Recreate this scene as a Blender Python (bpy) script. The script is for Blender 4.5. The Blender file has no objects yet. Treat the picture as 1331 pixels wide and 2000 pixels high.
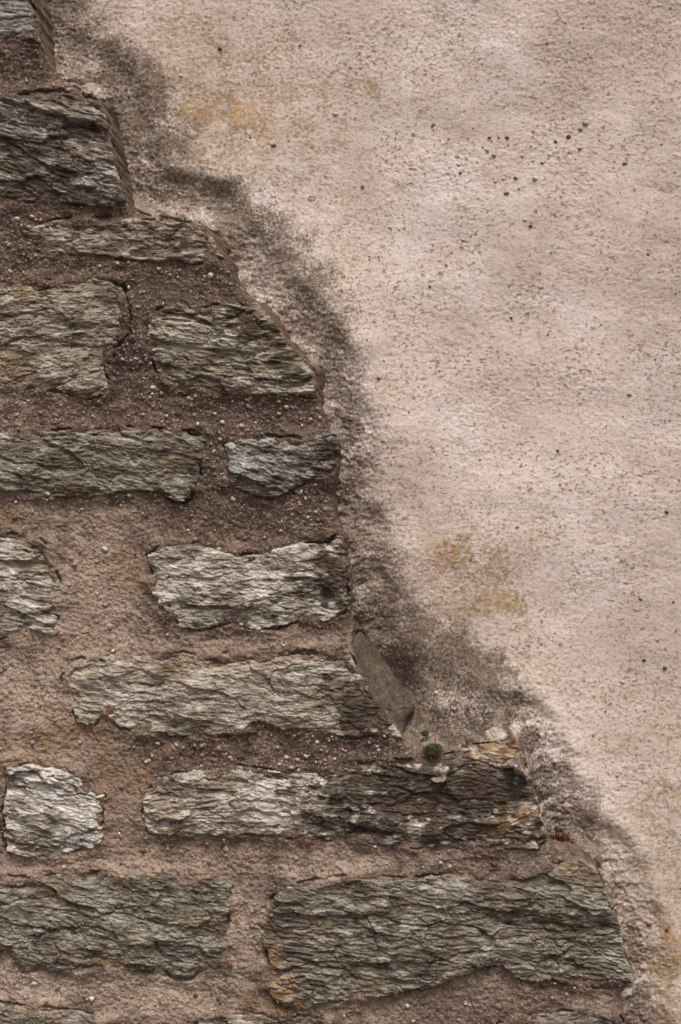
import bpy, math, random
import numpy as np

# ------------------------------------------------------------------ scene, camera, light
scn = bpy.context.scene
COL = scn.collection
S = 0.0006                      # metres per photograph pixel on the wall face
CX, CY = 665.5, 1000.0
ZC = 1.20                       # height of the picture centre above the ground
DIST = 1.66

cd = bpy.data.cameras.new('camera')
cam = bpy.data.objects.new('camera', cd)
COL.objects.link(cam)
cam.location = (0, -DIST, ZC)
cam.rotation_euler = (math.radians(90), 0, 0)
cd.sensor_fit = 'HORIZONTAL'
cd.sensor_width = 24.0
cd.lens = 24.0 * DIST / (1331 * S)
cd.clip_start = 0.05
cd.clip_end = 800
cd.dof.use_dof = True
cd.dof.focus_distance = DIST - 0.005
cd.dof.aperture_fstop = 3.2
scn.camera = cam

SUN_EL, SUN_AZ = math.radians(63), math.radians(14)     # azimuth: to the right of the camera
world = bpy.data.worlds.new('World')
scn.world = world
world.use_nodes = True
wn, wl = world.node_tree.nodes, world.node_tree.links
wn.clear()
sky = wn.new('ShaderNodeTexSky')
sky.sky_type = 'NISHITA'
sky.sun_disc = False
sky.sun_elevation = SUN_EL
sky.sun_rotation = math.pi - SUN_AZ
sky.dust_density = 4.0
sky.air_density = 1.0
hs = wn.new('ShaderNodeHueSaturation')
hs.inputs['Saturation'].default_value = 0.25
bg = wn.new('ShaderNodeBackground')
bg.inputs['Strength'].default_value = 0.07
wo = wn.new('ShaderNodeOutputWorld')
wl.new(sky.outputs[0], hs.inputs['Color'])
wl.new(hs.outputs[0], bg.inputs['Color'])
wl.new(bg.outputs[0], wo.inputs['Surface'])

sd = bpy.data.lights.new('sun', 'SUN')
sd.energy = 1.5
sd.angle = math.radians(20)
sd.color = (1.0, 0.93, 0.85)
sun = bpy.data.objects.new('sun', sd)
COL.objects.link(sun)
sun.rotation_euler = (math.radians(90) - SUN_EL, 0, SUN_AZ)
sun.location = (1, -3, 4)

vs = scn.view_settings
vs.view_transform = 'Standard'
vs.look = 'None'
vs.gamma = 1.0
vs.use_curve_mapping = False
vs.exposure = 1.1

# ------------------------------------------------------------------ noise and small maths
f32 = np.float32
_r = np.random.RandomState(7)
PERM = np.concatenate([_r.permutation(1024)] * 3).astype(np.int32)
_a = _r.rand(1024) * 2 * np.pi
RNDA, RNDB, RNDC, RNDD = [_r.rand(1024).astype(f32) for _ in range(4)]
GX, GY = np.cos(_a).astype(f32), np.sin(_a).astype(f32)


def pn(x, y, seed=0):
    """gradient noise, about -1..1"""
    x = np.asarray(x, f32) + f32(seed * 17.31 + 400)
    y = np.asarray(y, f32) + f32(seed * 9.73 + 400)
    xi, yi = np.floor(x), np.floor(y)
    fx, fy = x - xi, y - yi
    xi = xi.astype(np.int32) & 1023
    yi = yi.astype(np.int32) & 1023
    u = fx * fx * fx * (fx * (fx * 6 - 15) + 10)
    v = fy * fy * fy * (fy * (fy * 6 - 15) + 10)
    a = PERM[xi]
    b = PERM[xi + 1]

    def g(h, dx, dy):
        return GX[h] * dx + GY[h] * dy
    n00 = g(PERM[a + yi], fx, fy)
    n01 = g(PERM[a + yi + 1], fx, fy - 1)
    n10 = g(PERM[b + yi], fx - 1, fy)
    n11 = g(PERM[b + yi + 1], fx - 1, fy - 1)
    return ((n00 * (1 - u) + n10 * u) * (1 - v) + (n01 * (1 - u) + n11 * u) * v) * f32(1.5)


def fbm(x, y, seed, octs=4, gain=0.5):
    s, a = 0, 1.0
    for k in range(octs):
        s = s + a * pn(x * 2 ** k, y * 2 ** k, seed + k * 3)
        a *= gain
    return s


def sstep(a, b, x):
    t = np.clip((x - a) / (b - a), 0, 1)
    return t * t * (3 - 2 * t)


def sdf(poly, x, y):
    """signed distance to a polygon, positive inside, in pixels"""
    P = np.array(poly, f32)
    Q = np.roll(P, -1, 0)
    d2 = np.full(x.shape, 1e12, f32)
    ins = np.zeros(x.shape, bool)
    for (ax, ay), (bx, by) in zip(P, Q):
        ex, ey = bx - ax, by - ay
        wx, wy = x - ax, y - ay
        t = np.clip((wx * ex + wy * ey) / (ex * ex + ey * ey + 1e-9), 0, 1)
        dx, dy = wx - ex * t, wy - ey * t
        d2 = np.minimum(d2, dx * dx + dy * dy)
        if ay != by:
            c = ((ay > y) != (by > y)) & (x < (bx - ax) * (y - ay) / (by - ay) + ax)
            ins ^= c
    d = np.sqrt(d2)
    return np.where(ins, d, -d)


def cells(x, y, seed, jit=0.95):
    """broken facets: per-cell random value, and offset from the cell's centre"""
    xi, yi = np.floor(x), np.floor(y)
    best = np.full(x.shape, 1e9, f32)
    sec = np.full(x.shape, 1e9, f32)
    ids = np.zeros(x.shape, np.int32)
    bx, by = np.zeros(x.shape, f32), np.zeros(x.shape, f32)
    for i in (-1, 0, 1):
        for j in (-1, 0, 1):
            cx, cy = xi + i, yi + j
            hsh = PERM[(PERM[(cx.astype(np.int32) + seed * 31) & 1023] + cy.astype(np.int32) + seed * 57) & 1023]
            dx = x - (cx + 0.5 + jit * (RNDA[hsh] - 0.5))
            dy = y - (cy + 0.5 + jit * (RNDB[hsh] - 0.5))
            d = dx * dx + dy * dy
            m = d < best
            sec = np.where(m, best, np.minimum(sec, d))
            best = np.where(m, d, best)
            ids = np.where(m, hsh, ids)
            bx = np.where(m, dx, bx)
            by = np.where(m, dy, by)
    return ids, bx, by, np.sqrt(sec) - np.sqrt(best)


def blobs(x, y, lst, seed, wob=0.45, scale=45.0):
    """soft irregular stains: list of (x, y, radius, strength)"""
    n = fbm(x / scale, y / scale, seed, 4, 0.6)
    out = np.zeros(x.shape, f32)
    for b in lst:
        bx, by, r, s = b[:4]
        ry = b[4] if len(b) > 4 else r
        d = np.sqrt(((x - bx) / r) ** 2 + ((y - by) / ry) ** 2)
        out = np.maximum(out, s * sstep(1.55, 0.15, d + wob * n))
    return out


def line_dist(x, y, pts):
    d2 = np.full(x.shape, 1e12, f32)
    for (ax, ay), (bx, by) in zip(pts[:-1], pts[1:]):
        ex, ey = bx - ax, by - ay
        t = np.clip(((x - ax) * ex + (y - ay) * ey) / (ex * ex + ey * ey), 0, 1)
        d2 = np.minimum(d2, (x - ax - ex * t) ** 2 + (y - ay - ey * t) ** 2)
    return np.sqrt(d2)


def axis(lo, hi, flo, fhi, step, grow=1.22):
    """samples, even and fine between flo and fhi, widening outside"""
    a, b = max(lo, flo), min(hi, fhi)
    mid = list(np.linspace(a, b, max(2, int(round((b - a) / step)) + 1)))
    p, s = mid[-1], step
    while p < hi - 1e-3:
        s *= grow
        p = min(hi, p + s)
        mid.append(p)
    p, s, pre = mid[0], step, []
    while p > lo + 1e-3:
        s *= grow
        p = max(lo, p - s)
        pre.append(p)
    return np.array(pre[::-1] + mid, f32)


def W(px, py, h):
    """photograph pixel on the wall plane and height (mm, towards the viewer) -> world"""
    return np.stack([(px - CX) * S, -h * 0.001, ZC + (CY - py) * S], -1)


# ------------------------------------------------------------------ object helpers
def link(o, parent=None):
    COL.objects.link(o)
    if parent is not None:
        o.parent = parent
    return o


def tag(o, label=None, cat=None, group=None, kind=None):
    if label: o['label'] = label
    if cat: o['category'] = cat
    if group: o['group'] = group
    if kind: o['kind'] = kind
    return o


def empty(name, loc):
    o = bpy.data.objects.new(name, None)
    o.location = loc
    o.empty_display_size = 0.05
    return link(o)


def mesh_from(name, co, faces, attrs=None, smooth=True, cols=None):
    """faces: (n,3) or (n,4) int array"""
    me = bpy.data.meshes.new(name)
    n, k = faces.shape
    me.vertices.add(len(co))
    me.vertices.foreach_set('co', np.ascontiguousarray(co, f32).ravel())
    me.loops.add(n * k)
    me.loops.foreach_set('vertex_index', np.ascontiguousarray(faces, np.int32).ravel())
    me.polygons.add(n)
    me.polygons.foreach_set('loop_start', np.arange(0, n * k, k, dtype=np.int32))
    me.polygons.foreach_set('loop_total', np.full(n, k, np.int32))
    me.update(calc_edges=True)
    me.polygons.foreach_set('use_smooth', np.full(n, smooth))
    for an, av in (attrs or {}).items():
        at = me.attributes.new(an, 'FLOAT', 'POINT')
        at.data.foreach_set('value', np.ascontiguousarray(av, f32).ravel())
    if cols is not None:
        at = me.attributes.new('tint', 'FLOAT_COLOR', 'POINT')
        at.data.foreach_set('color', np.ascontiguousarray(cols, f32).ravel())
    return me


def sheet(name, gx, gy, H, keep, attrs, back_y, origin, mat, parent, dx=None, dy=None):
    """a height field over the grid, cut to `keep`, with sides running back to back_y"""
    X, Y = np.meshgrid(gx, gy)
    if dx is not None: X = X + dx
    if dy is not None: Y = Y + dy
    ny, nx = X.shape
    kq = keep[:-1, :-1] & keep[1:, :-1] & keep[:-1, 1:] & keep[1:, 1:]
    idx = np.arange(nx * ny).reshape(ny, nx)
    q = np.stack([idx[:-1, :-1], idx[1:, :-1], idx[1:, 1:], idx[:-1, 1:]], -1)[kq]
    used = np.unique(q)
    remap = np.full(nx * ny, -1, np.int64)
    remap[used] = np.arange(len(used))
    q = remap[q]
    co = W(X, Y, H).reshape(-1, 3)[used]
    # boundary edges -> sides
    e = np.concatenate([q[:, [0, 1]], q[:, [1, 2]], q[:, [2, 3]], q[:, [3, 0]]])
    key = np.sort(e, 1)
    key = key[:, 0] * len(co) + key[:, 1]
    u, inv, cnt = np.unique(key, return_inverse=True, return_counts=True)
    be = e[cnt[inv] == 1]
    bv = np.unique(be)
    bm_ = np.full(len(co), -1, np.int64)
    bm_[bv] = np.arange(len(bv)) + len(co)
    bco = co[bv].copy()
    bco[:, 1] = np.maximum(back_y, bco[:, 1] + 0.001)
    sides = np.stack([be[:, 1], be[:, 0], bm_[be[:, 0]], bm_[be[:, 1]]], -1)
    allco = np.concatenate([co, bco]) - np.array(origin)
    faces = np.concatenate([q, sides])
    at = {}
    for k, v in attrs.items():
        vv = v.reshape(-1)[used]
        at[k] = np.concatenate([vv, vv[bv]])
    me = mesh_from(name, allco, faces, at)
    me.materials.append(mat)
    o = bpy.data.objects.new(name, me)
    link(o, parent)
    return o


# ------------------------------------------------------------------ materials
class NT:
    def __init__(self, name, rough=0.9, spec=0.2):
        self.m = bpy.data.materials.new(name)
        self.m.use_nodes = True
        self.t = self.m.node_tree
        self.n, self.l = self.t.nodes, self.t.links
        self.b = self.n['Principled BSDF']
        self.b.inputs['Roughness'].default_value = rough
        self.b.inputs['Specular IOR Level'].default_value = spec

    def put(self, sock, v):
        if hasattr(v, 'is_linked') or isinstance(v, bpy.types.NodeSocket):
            self.l.new(v, sock)
        else:
            sock.default_value = v

    def coord(self, scale=(1, 1, 1), rot=(0, 0, 0)):
        c = self.n.new('ShaderNodeTexCoord')
        mp = self.n.new('ShaderNodeMapping')
        mp.inputs['Scale'].default_value = scale
        mp.inputs['Rotation'].default_value = rot
        self.l.new(c.outputs['Object'], mp.inputs['Vector'])
        return mp.outputs[0]

    def noise(self, vec, scale, detail=4, rough=0.55, dist=0.0):
        t = self.n.new('ShaderNodeTexNoise')
        self.l.new(vec, t.inputs['Vector'])
        t.inputs['Scale'].default_value = scale
        t.inputs['Detail'].default_value = detail
        t.inputs['Roughness'].default_value = rough
        t.inputs['Distortion'].default_value = dist
        return t.outputs['Fac']

    def voro(self, vec, scale, out='Distance', feature='F1'):
        t = self.n.new('ShaderNodeTexVoronoi')
        t.feature = feature
        self.l.new(vec, t.inputs['Vector'])
        t.inputs['Scale'].default_value = scale
        return t.outputs[out]

    def attr(self, name, out='Fac', typ='GEOMETRY'):
        a = self.n.new('ShaderNodeAttribute')
        a.attribute_name = name
        a.attribute_type = typ
        return a.outputs[out]

    def rng(self, v, a, b, c=0.0, d=1.0, smooth=True):
        t = self.n.new('ShaderNodeMapRange')
        if smooth: t.interpolation_type = 'SMOOTHSTEP'
        self.put(t.inputs['Value'], v)
        for k, x in zip(('From Min', 'From Max', 'To Min', 'To Max'), (a, b, c, d)):
            t.inputs[k].default_value = x
        return t.outputs[0]

    def math(self, op, a, b=0.0, clamp=False):
        t = self.n.new('ShaderNodeMath')
        t.operation = op
        t.use_clamp = clamp
        self.put(t.inputs[0], a)
        self.put(t.inputs[1], b)
        return t.outputs[0]

    def mix(self, f, a, b, mode='MIX'):
        t = self.n.new('ShaderNodeMix')
        t.data_type = 'RGBA'
        t.blend_type = mode
        self.put(t.inputs[0], f)
        self.put(t.inputs[6], a)
        self.put(t.inputs[7], b)
        return t.outputs[2]

    def ramp(self, f, stops):
        t = self.n.new('ShaderNodeValToRGB')
        e = t.color_ramp.elements
        while len(e) < len(stops): e.new(0.5)
        for el, (p, c) in zip(e, stops):
            el.position = p
            el.color = tuple(c) + (1,)
        self.l.new(f, t.inputs[0])
        return t.outputs[0]

    def bump(self, h, strength, dist, prev=None):
        t = self.n.new('ShaderNodeBump')
        t.inputs['Strength'].default_value = strength
        t.inputs['Distance'].default_value = dist
        self.l.new(h, t.inputs['Height'])
        if prev is not None: self.l.new(prev, t.inputs['Normal'])
        return t.outputs[0]

    def done(self, col, nor=None):
        self.put(self.b.inputs['Base Color'], col)
        if nor is not None: self.l.new(nor, self.b.inputs['Normal'])
        return self.m


def rgb(r, g, b):
    return (r, g, b, 1.0)


def schist_material(name, light, mid, dark, flank, tilt):
    """foliated rock: streaked along the bedding, mica flecks, rust and soil stains"""
    k = NT(name, 0.82, 0.08)
    v = k.coord((1, 1, 3.6), (0, tilt, 0))
    v2 = k.coord((1, 1, 2.0), (0, tilt, 0))
    n1 = k.noise(v, 22, 6, 0.62, 0.8)
    n2 = k.noise(v, 105, 4, 0.65, 0.5)
    n3 = k.noise(v2, 420, 2, 0.6)
    f = k.math('ADD', k.math('MULTIPLY', n1, 0.40), k.math('ADD', k.math('MULTIPLY', n2, 0.36), k.math('MULTIPLY', n3, 0.36)))
    f = k.math('ADD', f, k.math('MULTIPLY', k.attr('splinter'), 0.15))
    c = k.ramp(f, [(0.42, dark), (0.56, mid), (0.72, light)])
    fl = k.math('MULTIPLY', k.rng(n3, 0.58, 0.70), k.rng(n2, 0.45, 0.62))
    c = k.mix(k.math('MULTIPLY', fl, 0.5), c, rgb(0.58, 0.55, 0.50))
    # rusty mineral tint in patches
    pt = k.noise(v2, 16, 5, 0.6)
    c = k.mix(k.rng(pt, 0.50, 0.72, 0, 0.5), c, rgb(0.215, 0.150, 0.090))
    nb = k.noise(v, 60, 5, 0.65)
    # brown soil film lying in streaks
    c = k.mix(k.rng(k.noise(v, 12, 6, 0.7), 0.48, 0.64, 0, 0.8), c, rgb(0.070, 0.048, 0.035))
    br = k.rng(k.math('ADD', k.attr('brown'), k.math('MULTIPLY', k.math('SUBTRACT', nb, 0.5), 2.6)), 0.10, 0.85, 0, 0.92)
    c = k.mix(br, c, k.ramp(n2, [(0.35, (0.020, 0.013, 0.009)), (0.62, (0.072, 0.049, 0.034)), (0.75, (0.19, 0.15, 0.115))]))
    oc = k.math('MULTIPLY', k.attr('ochre'), k.rng(n2, 0.35, 0.6))
    c = k.mix(oc, c, rgb(0.34, 0.18, 0.055))
    # smooth cleaved flank
    fn = k.ramp(k.math('ADD', k.math('MULTIPLY', k.noise(k.coord((1, 1, 1)), 60, 5, 0.7), 0.5), k.math('MULTIPLY', k.noise(k.coord((1, .4, 1)), 420, 4, 0.8), 0.5)), [(0.42, tuple(q * .35 for q in flank)), (0.56, flank), (0.64, tuple(q * 1.6 for q in flank))])
    fn = k.mix(k.rng(k.noise(k.coord(), 640, 3, 0.8), 0.40, 0.62, 0.75, 0.0), fn, tuple(q * .28 for q in flank) + (1.0,))
    c = k.mix(k.attr('flank'), c, fn)
    b = k.bump(n2, 0.5, 0.0014)
    b = k.bump(n3, 0.5, 0.0009, b)
    b = k.bump(k.noise(k.coord(), 700, 3, 0.7), 0.35, 0.0007, b)
    return k.done(c, b)


def mortar_material():
    k = NT('sandy_mortar', 0.95, 0.15)
    v = k.coord()
    n1 = k.noise(v, 9, 6, 0.6)
    n2 = k.noise(v, 60, 8, 0.74)
    g = k.noise(v, 420, 3, 0.7)
    base = k.ramp(n2, [(0.30, (0.038, 0.023, 0.016)), (0.50, (0.112, 0.074, 0.054)), (0.68, (0.215, 0.150, 0.116))])
    pale = k.math('MULTIPLY', k.attr('pale'), k.rng(n2, 0.25, 0.6, 0.6, 1.0))
    pc = k.ramp(n1, [(0.35, (0.330, 0.236, 0.178)), (0.65, (0.490, 0.375, 0.298))])
    c = k.mix(pale, base, pc)
    oc = k.rng(k.math('ADD', k.attr('ochre'), k.math('MULTIPLY', k.math('SUBTRACT', n2, 0.5), 2.2)), 0.25, 0.9, 0, 0.8)
    c = k.mix(oc, c, rgb(0.225, 0.130, 0.058))
    dk = k.math('MULTIPLY', k.attr('grime'), k.rng(n2, 0.38, 0.58))
    c = k.mix(dk, c, rgb(0.040, 0.030, 0.025))
    # sand grains of differing colour
    vc = k.voro(v, 480, 'Color')
    sp = k.n.new('ShaderNodeSeparateColor')
    k.l.new(vc, sp.inputs[0])
    gl = k.rng(sp.outputs[0], 0.72, 0.95)
    gd = k.rng(sp.outputs[1], 0.70, 0.95)
    c = k.mix(k.math('MULTIPLY', gl, 0.5), c, rgb(0.36, 0.27, 0.225))
    c = k.mix(k.math('MULTIPLY', gd, 0.55), c, rgb(0.045, 0.032, 0.028))
    b = k.bump(g, 0.8, 0.002)
    b = k.bump(k.voro(v, 480), 0.5, 0.0012, b)
    return k.done(c, b)


def plaster_material():
    k = NT('weathered_render', 0.93, 0.15)
    v = k.coord()
    vt = k.coord((1, 1, 1.6), (0, math.radians(-22), 0))
    n1 = k.noise(v, 5.5, 5, 0.6)
    n2 = k.noise(v, 45, 6, 0.65)
    n3 = k.noise(vt, 190, 4, 0.6, 0.6)
    n4 = k.noise(v, 600, 2, 0.6)
    c = k.ramp(n1, [(0.34, (0.500, 0.408, 0.358)), (0.50, (0.590, 0.492, 0.442)), (0.62, (0.645, 0.555, 0.512))])
    c = k.mix(k.rng(k.attr('dull'), 0.0, 1.0, 0, 0.75, False), c, rgb(0.325, 0.250, 0.202))  # darker, duller tone, mostly towards the top, right side and lower right
    c = k.mix(k.rng(n2, 0.35, 0.75, 0, 0.28), c, rgb(0.36, 0.275, 0.215))
    # dirt lodged in the pits of the stipple
    pits = k.rng(n3, 0.53, 0.64)
    lvl = k.rng(k.noise(v, 14, 4, 0.6), 0.34, 0.62, 0.40, 1.0)
    c = k.mix(k.math('MULTIPLY', pits, lvl), c, rgb(0.215, 0.148, 0.095))

    def speckled(name, fine, gain, lo, hi, top=1.0):
        return k.rng(k.math('ADD', k.attr(name), k.math('MULTIPLY', k.math('SUBTRACT', fine, 0.5), gain)), lo, hi, 0, top)
    # ochre algae
    on = k.noise(v, 230, 6, 0.7, 0.3)
    c = k.mix(speckled('ochre', on, 3.4, 0.22, 1.2, 0.9), c, k.mix(k.rng(n2, 0.45, 0.6), rgb(0.225, 0.145, 0.072), rgb(0.340, 0.205, 0.082)))
    c = k.mix(speckled('orange', on, 3.2, 0.35, 1.25, 0.8), c, rgb(0.43, 0.205, 0.055))
    # grey black growth along the stones; its black also tones down the top-lit ledge
    gn = k.noise(v, 330, 6, 0.72)
    gc = k.ramp(k.noise(v, 260, 5, 0.75), [(0.36, (0.036, 0.025, 0.018)), (0.50, (0.122, 0.088, 0.064)), (0.68, (0.285, 0.213, 0.162))])
    c = k.mix(speckled('grime', gn, 2.8, 0.02, 0.95, 0.95), c, gc)
    c = k.mix(speckled('black', gn, 3.0, 0.35, 1.2, 0.9), c, rgb(0.026, 0.020, 0.017))
    c = k.mix(speckled('pale', gn, 4.0, 0.40, 1.5, 0.75), c, rgb(0.40, 0.295, 0.240))
    # single grains
    vc = k.voro(v, 260, 'Color')
    vd = k.voro(v, 260)
    sp = k.n.new('ShaderNodeSeparateColor')
    k.l.new(vc, sp.inputs[0])
    core = k.rng(vd, 0.16, 0.30, 1.0, 0.0)
    dd = k.math('MULTIPLY', core, k.rng(sp.outputs[0], 0.965, 0.975))
    c = k.mix(k.math('MULTIPLY', dd, 0.7), c, rgb(0.14, 0.10, 0.075))
    ll = k.math('MULTIPLY', core, k.rng(sp.outputs[1], 0.955, 0.965))
    c = k.mix(k.math('MULTIPLY', ll, 0.7), c, rgb(0.60, 0.52, 0.45))
    b = k.bump(n3, 0.42, 0.0014)
    b = k.bump(n4, 0.6, 0.0009, b)
    return k.done(c, b)


def tint_material(name, rough=0.7):
    k = NT(name, rough, 0.3)
    c = k.attr('tint', 'Color')
    n = k.noise(k.coord(), 700, 3, 0.6)
    c = k.mix(k.rng(n, 0.3, 0.7, 0.0, 0.5), c, rgb(0.10, 0.075, 0.06))
    return k.done(c, k.bump(n, 0.3, 0.0005))


def plain_material(name, a, b_, scale=300, rough=0.85):
    k = NT(name, rough, 0.25)
    n = k.noise(k.coord(), scale, 4, 0.6)
    c = k.ramp(n, [(0.35, a), (0.65, b_)])
    return k.done(c, k.bump(n, 0.3, 0.0006))


# ------------------------------------------------------------------ outlines (pixels of the wall face)
# right hand arris of the stone wall
EDGE = [(30, -420), (62, -60), (75, 40), (84, 95), (122, 160), (190, 186), (205, 205), (226, 300), (246, 385), (268, 412),
        (320, 426), (398, 438), (440, 505), (486, 572), (552, 650), (614, 718), (622, 775), (640, 838), (660, 856),
        (656, 930), (650, 965), (656, 1015), (674, 1052), (682, 1130), (686, 1200), (690, 1275), (712, 1325), (788, 1440),
        (842, 1478), (905, 1462), (1000, 1432), (1030, 1490), (1050, 1560), (1068, 1640), (1088, 1662), (1135, 1674), (1168, 1702),
        (1214, 1820), (1224, 1880), (1226, 1930), (1216, 1945), (1222, 2010), (1300, 2160), (1330, 2400), (1420, 2600), (1440, 3010)]
WALL = EDGE + [(-760, 3010), (-760, -420)]

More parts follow.
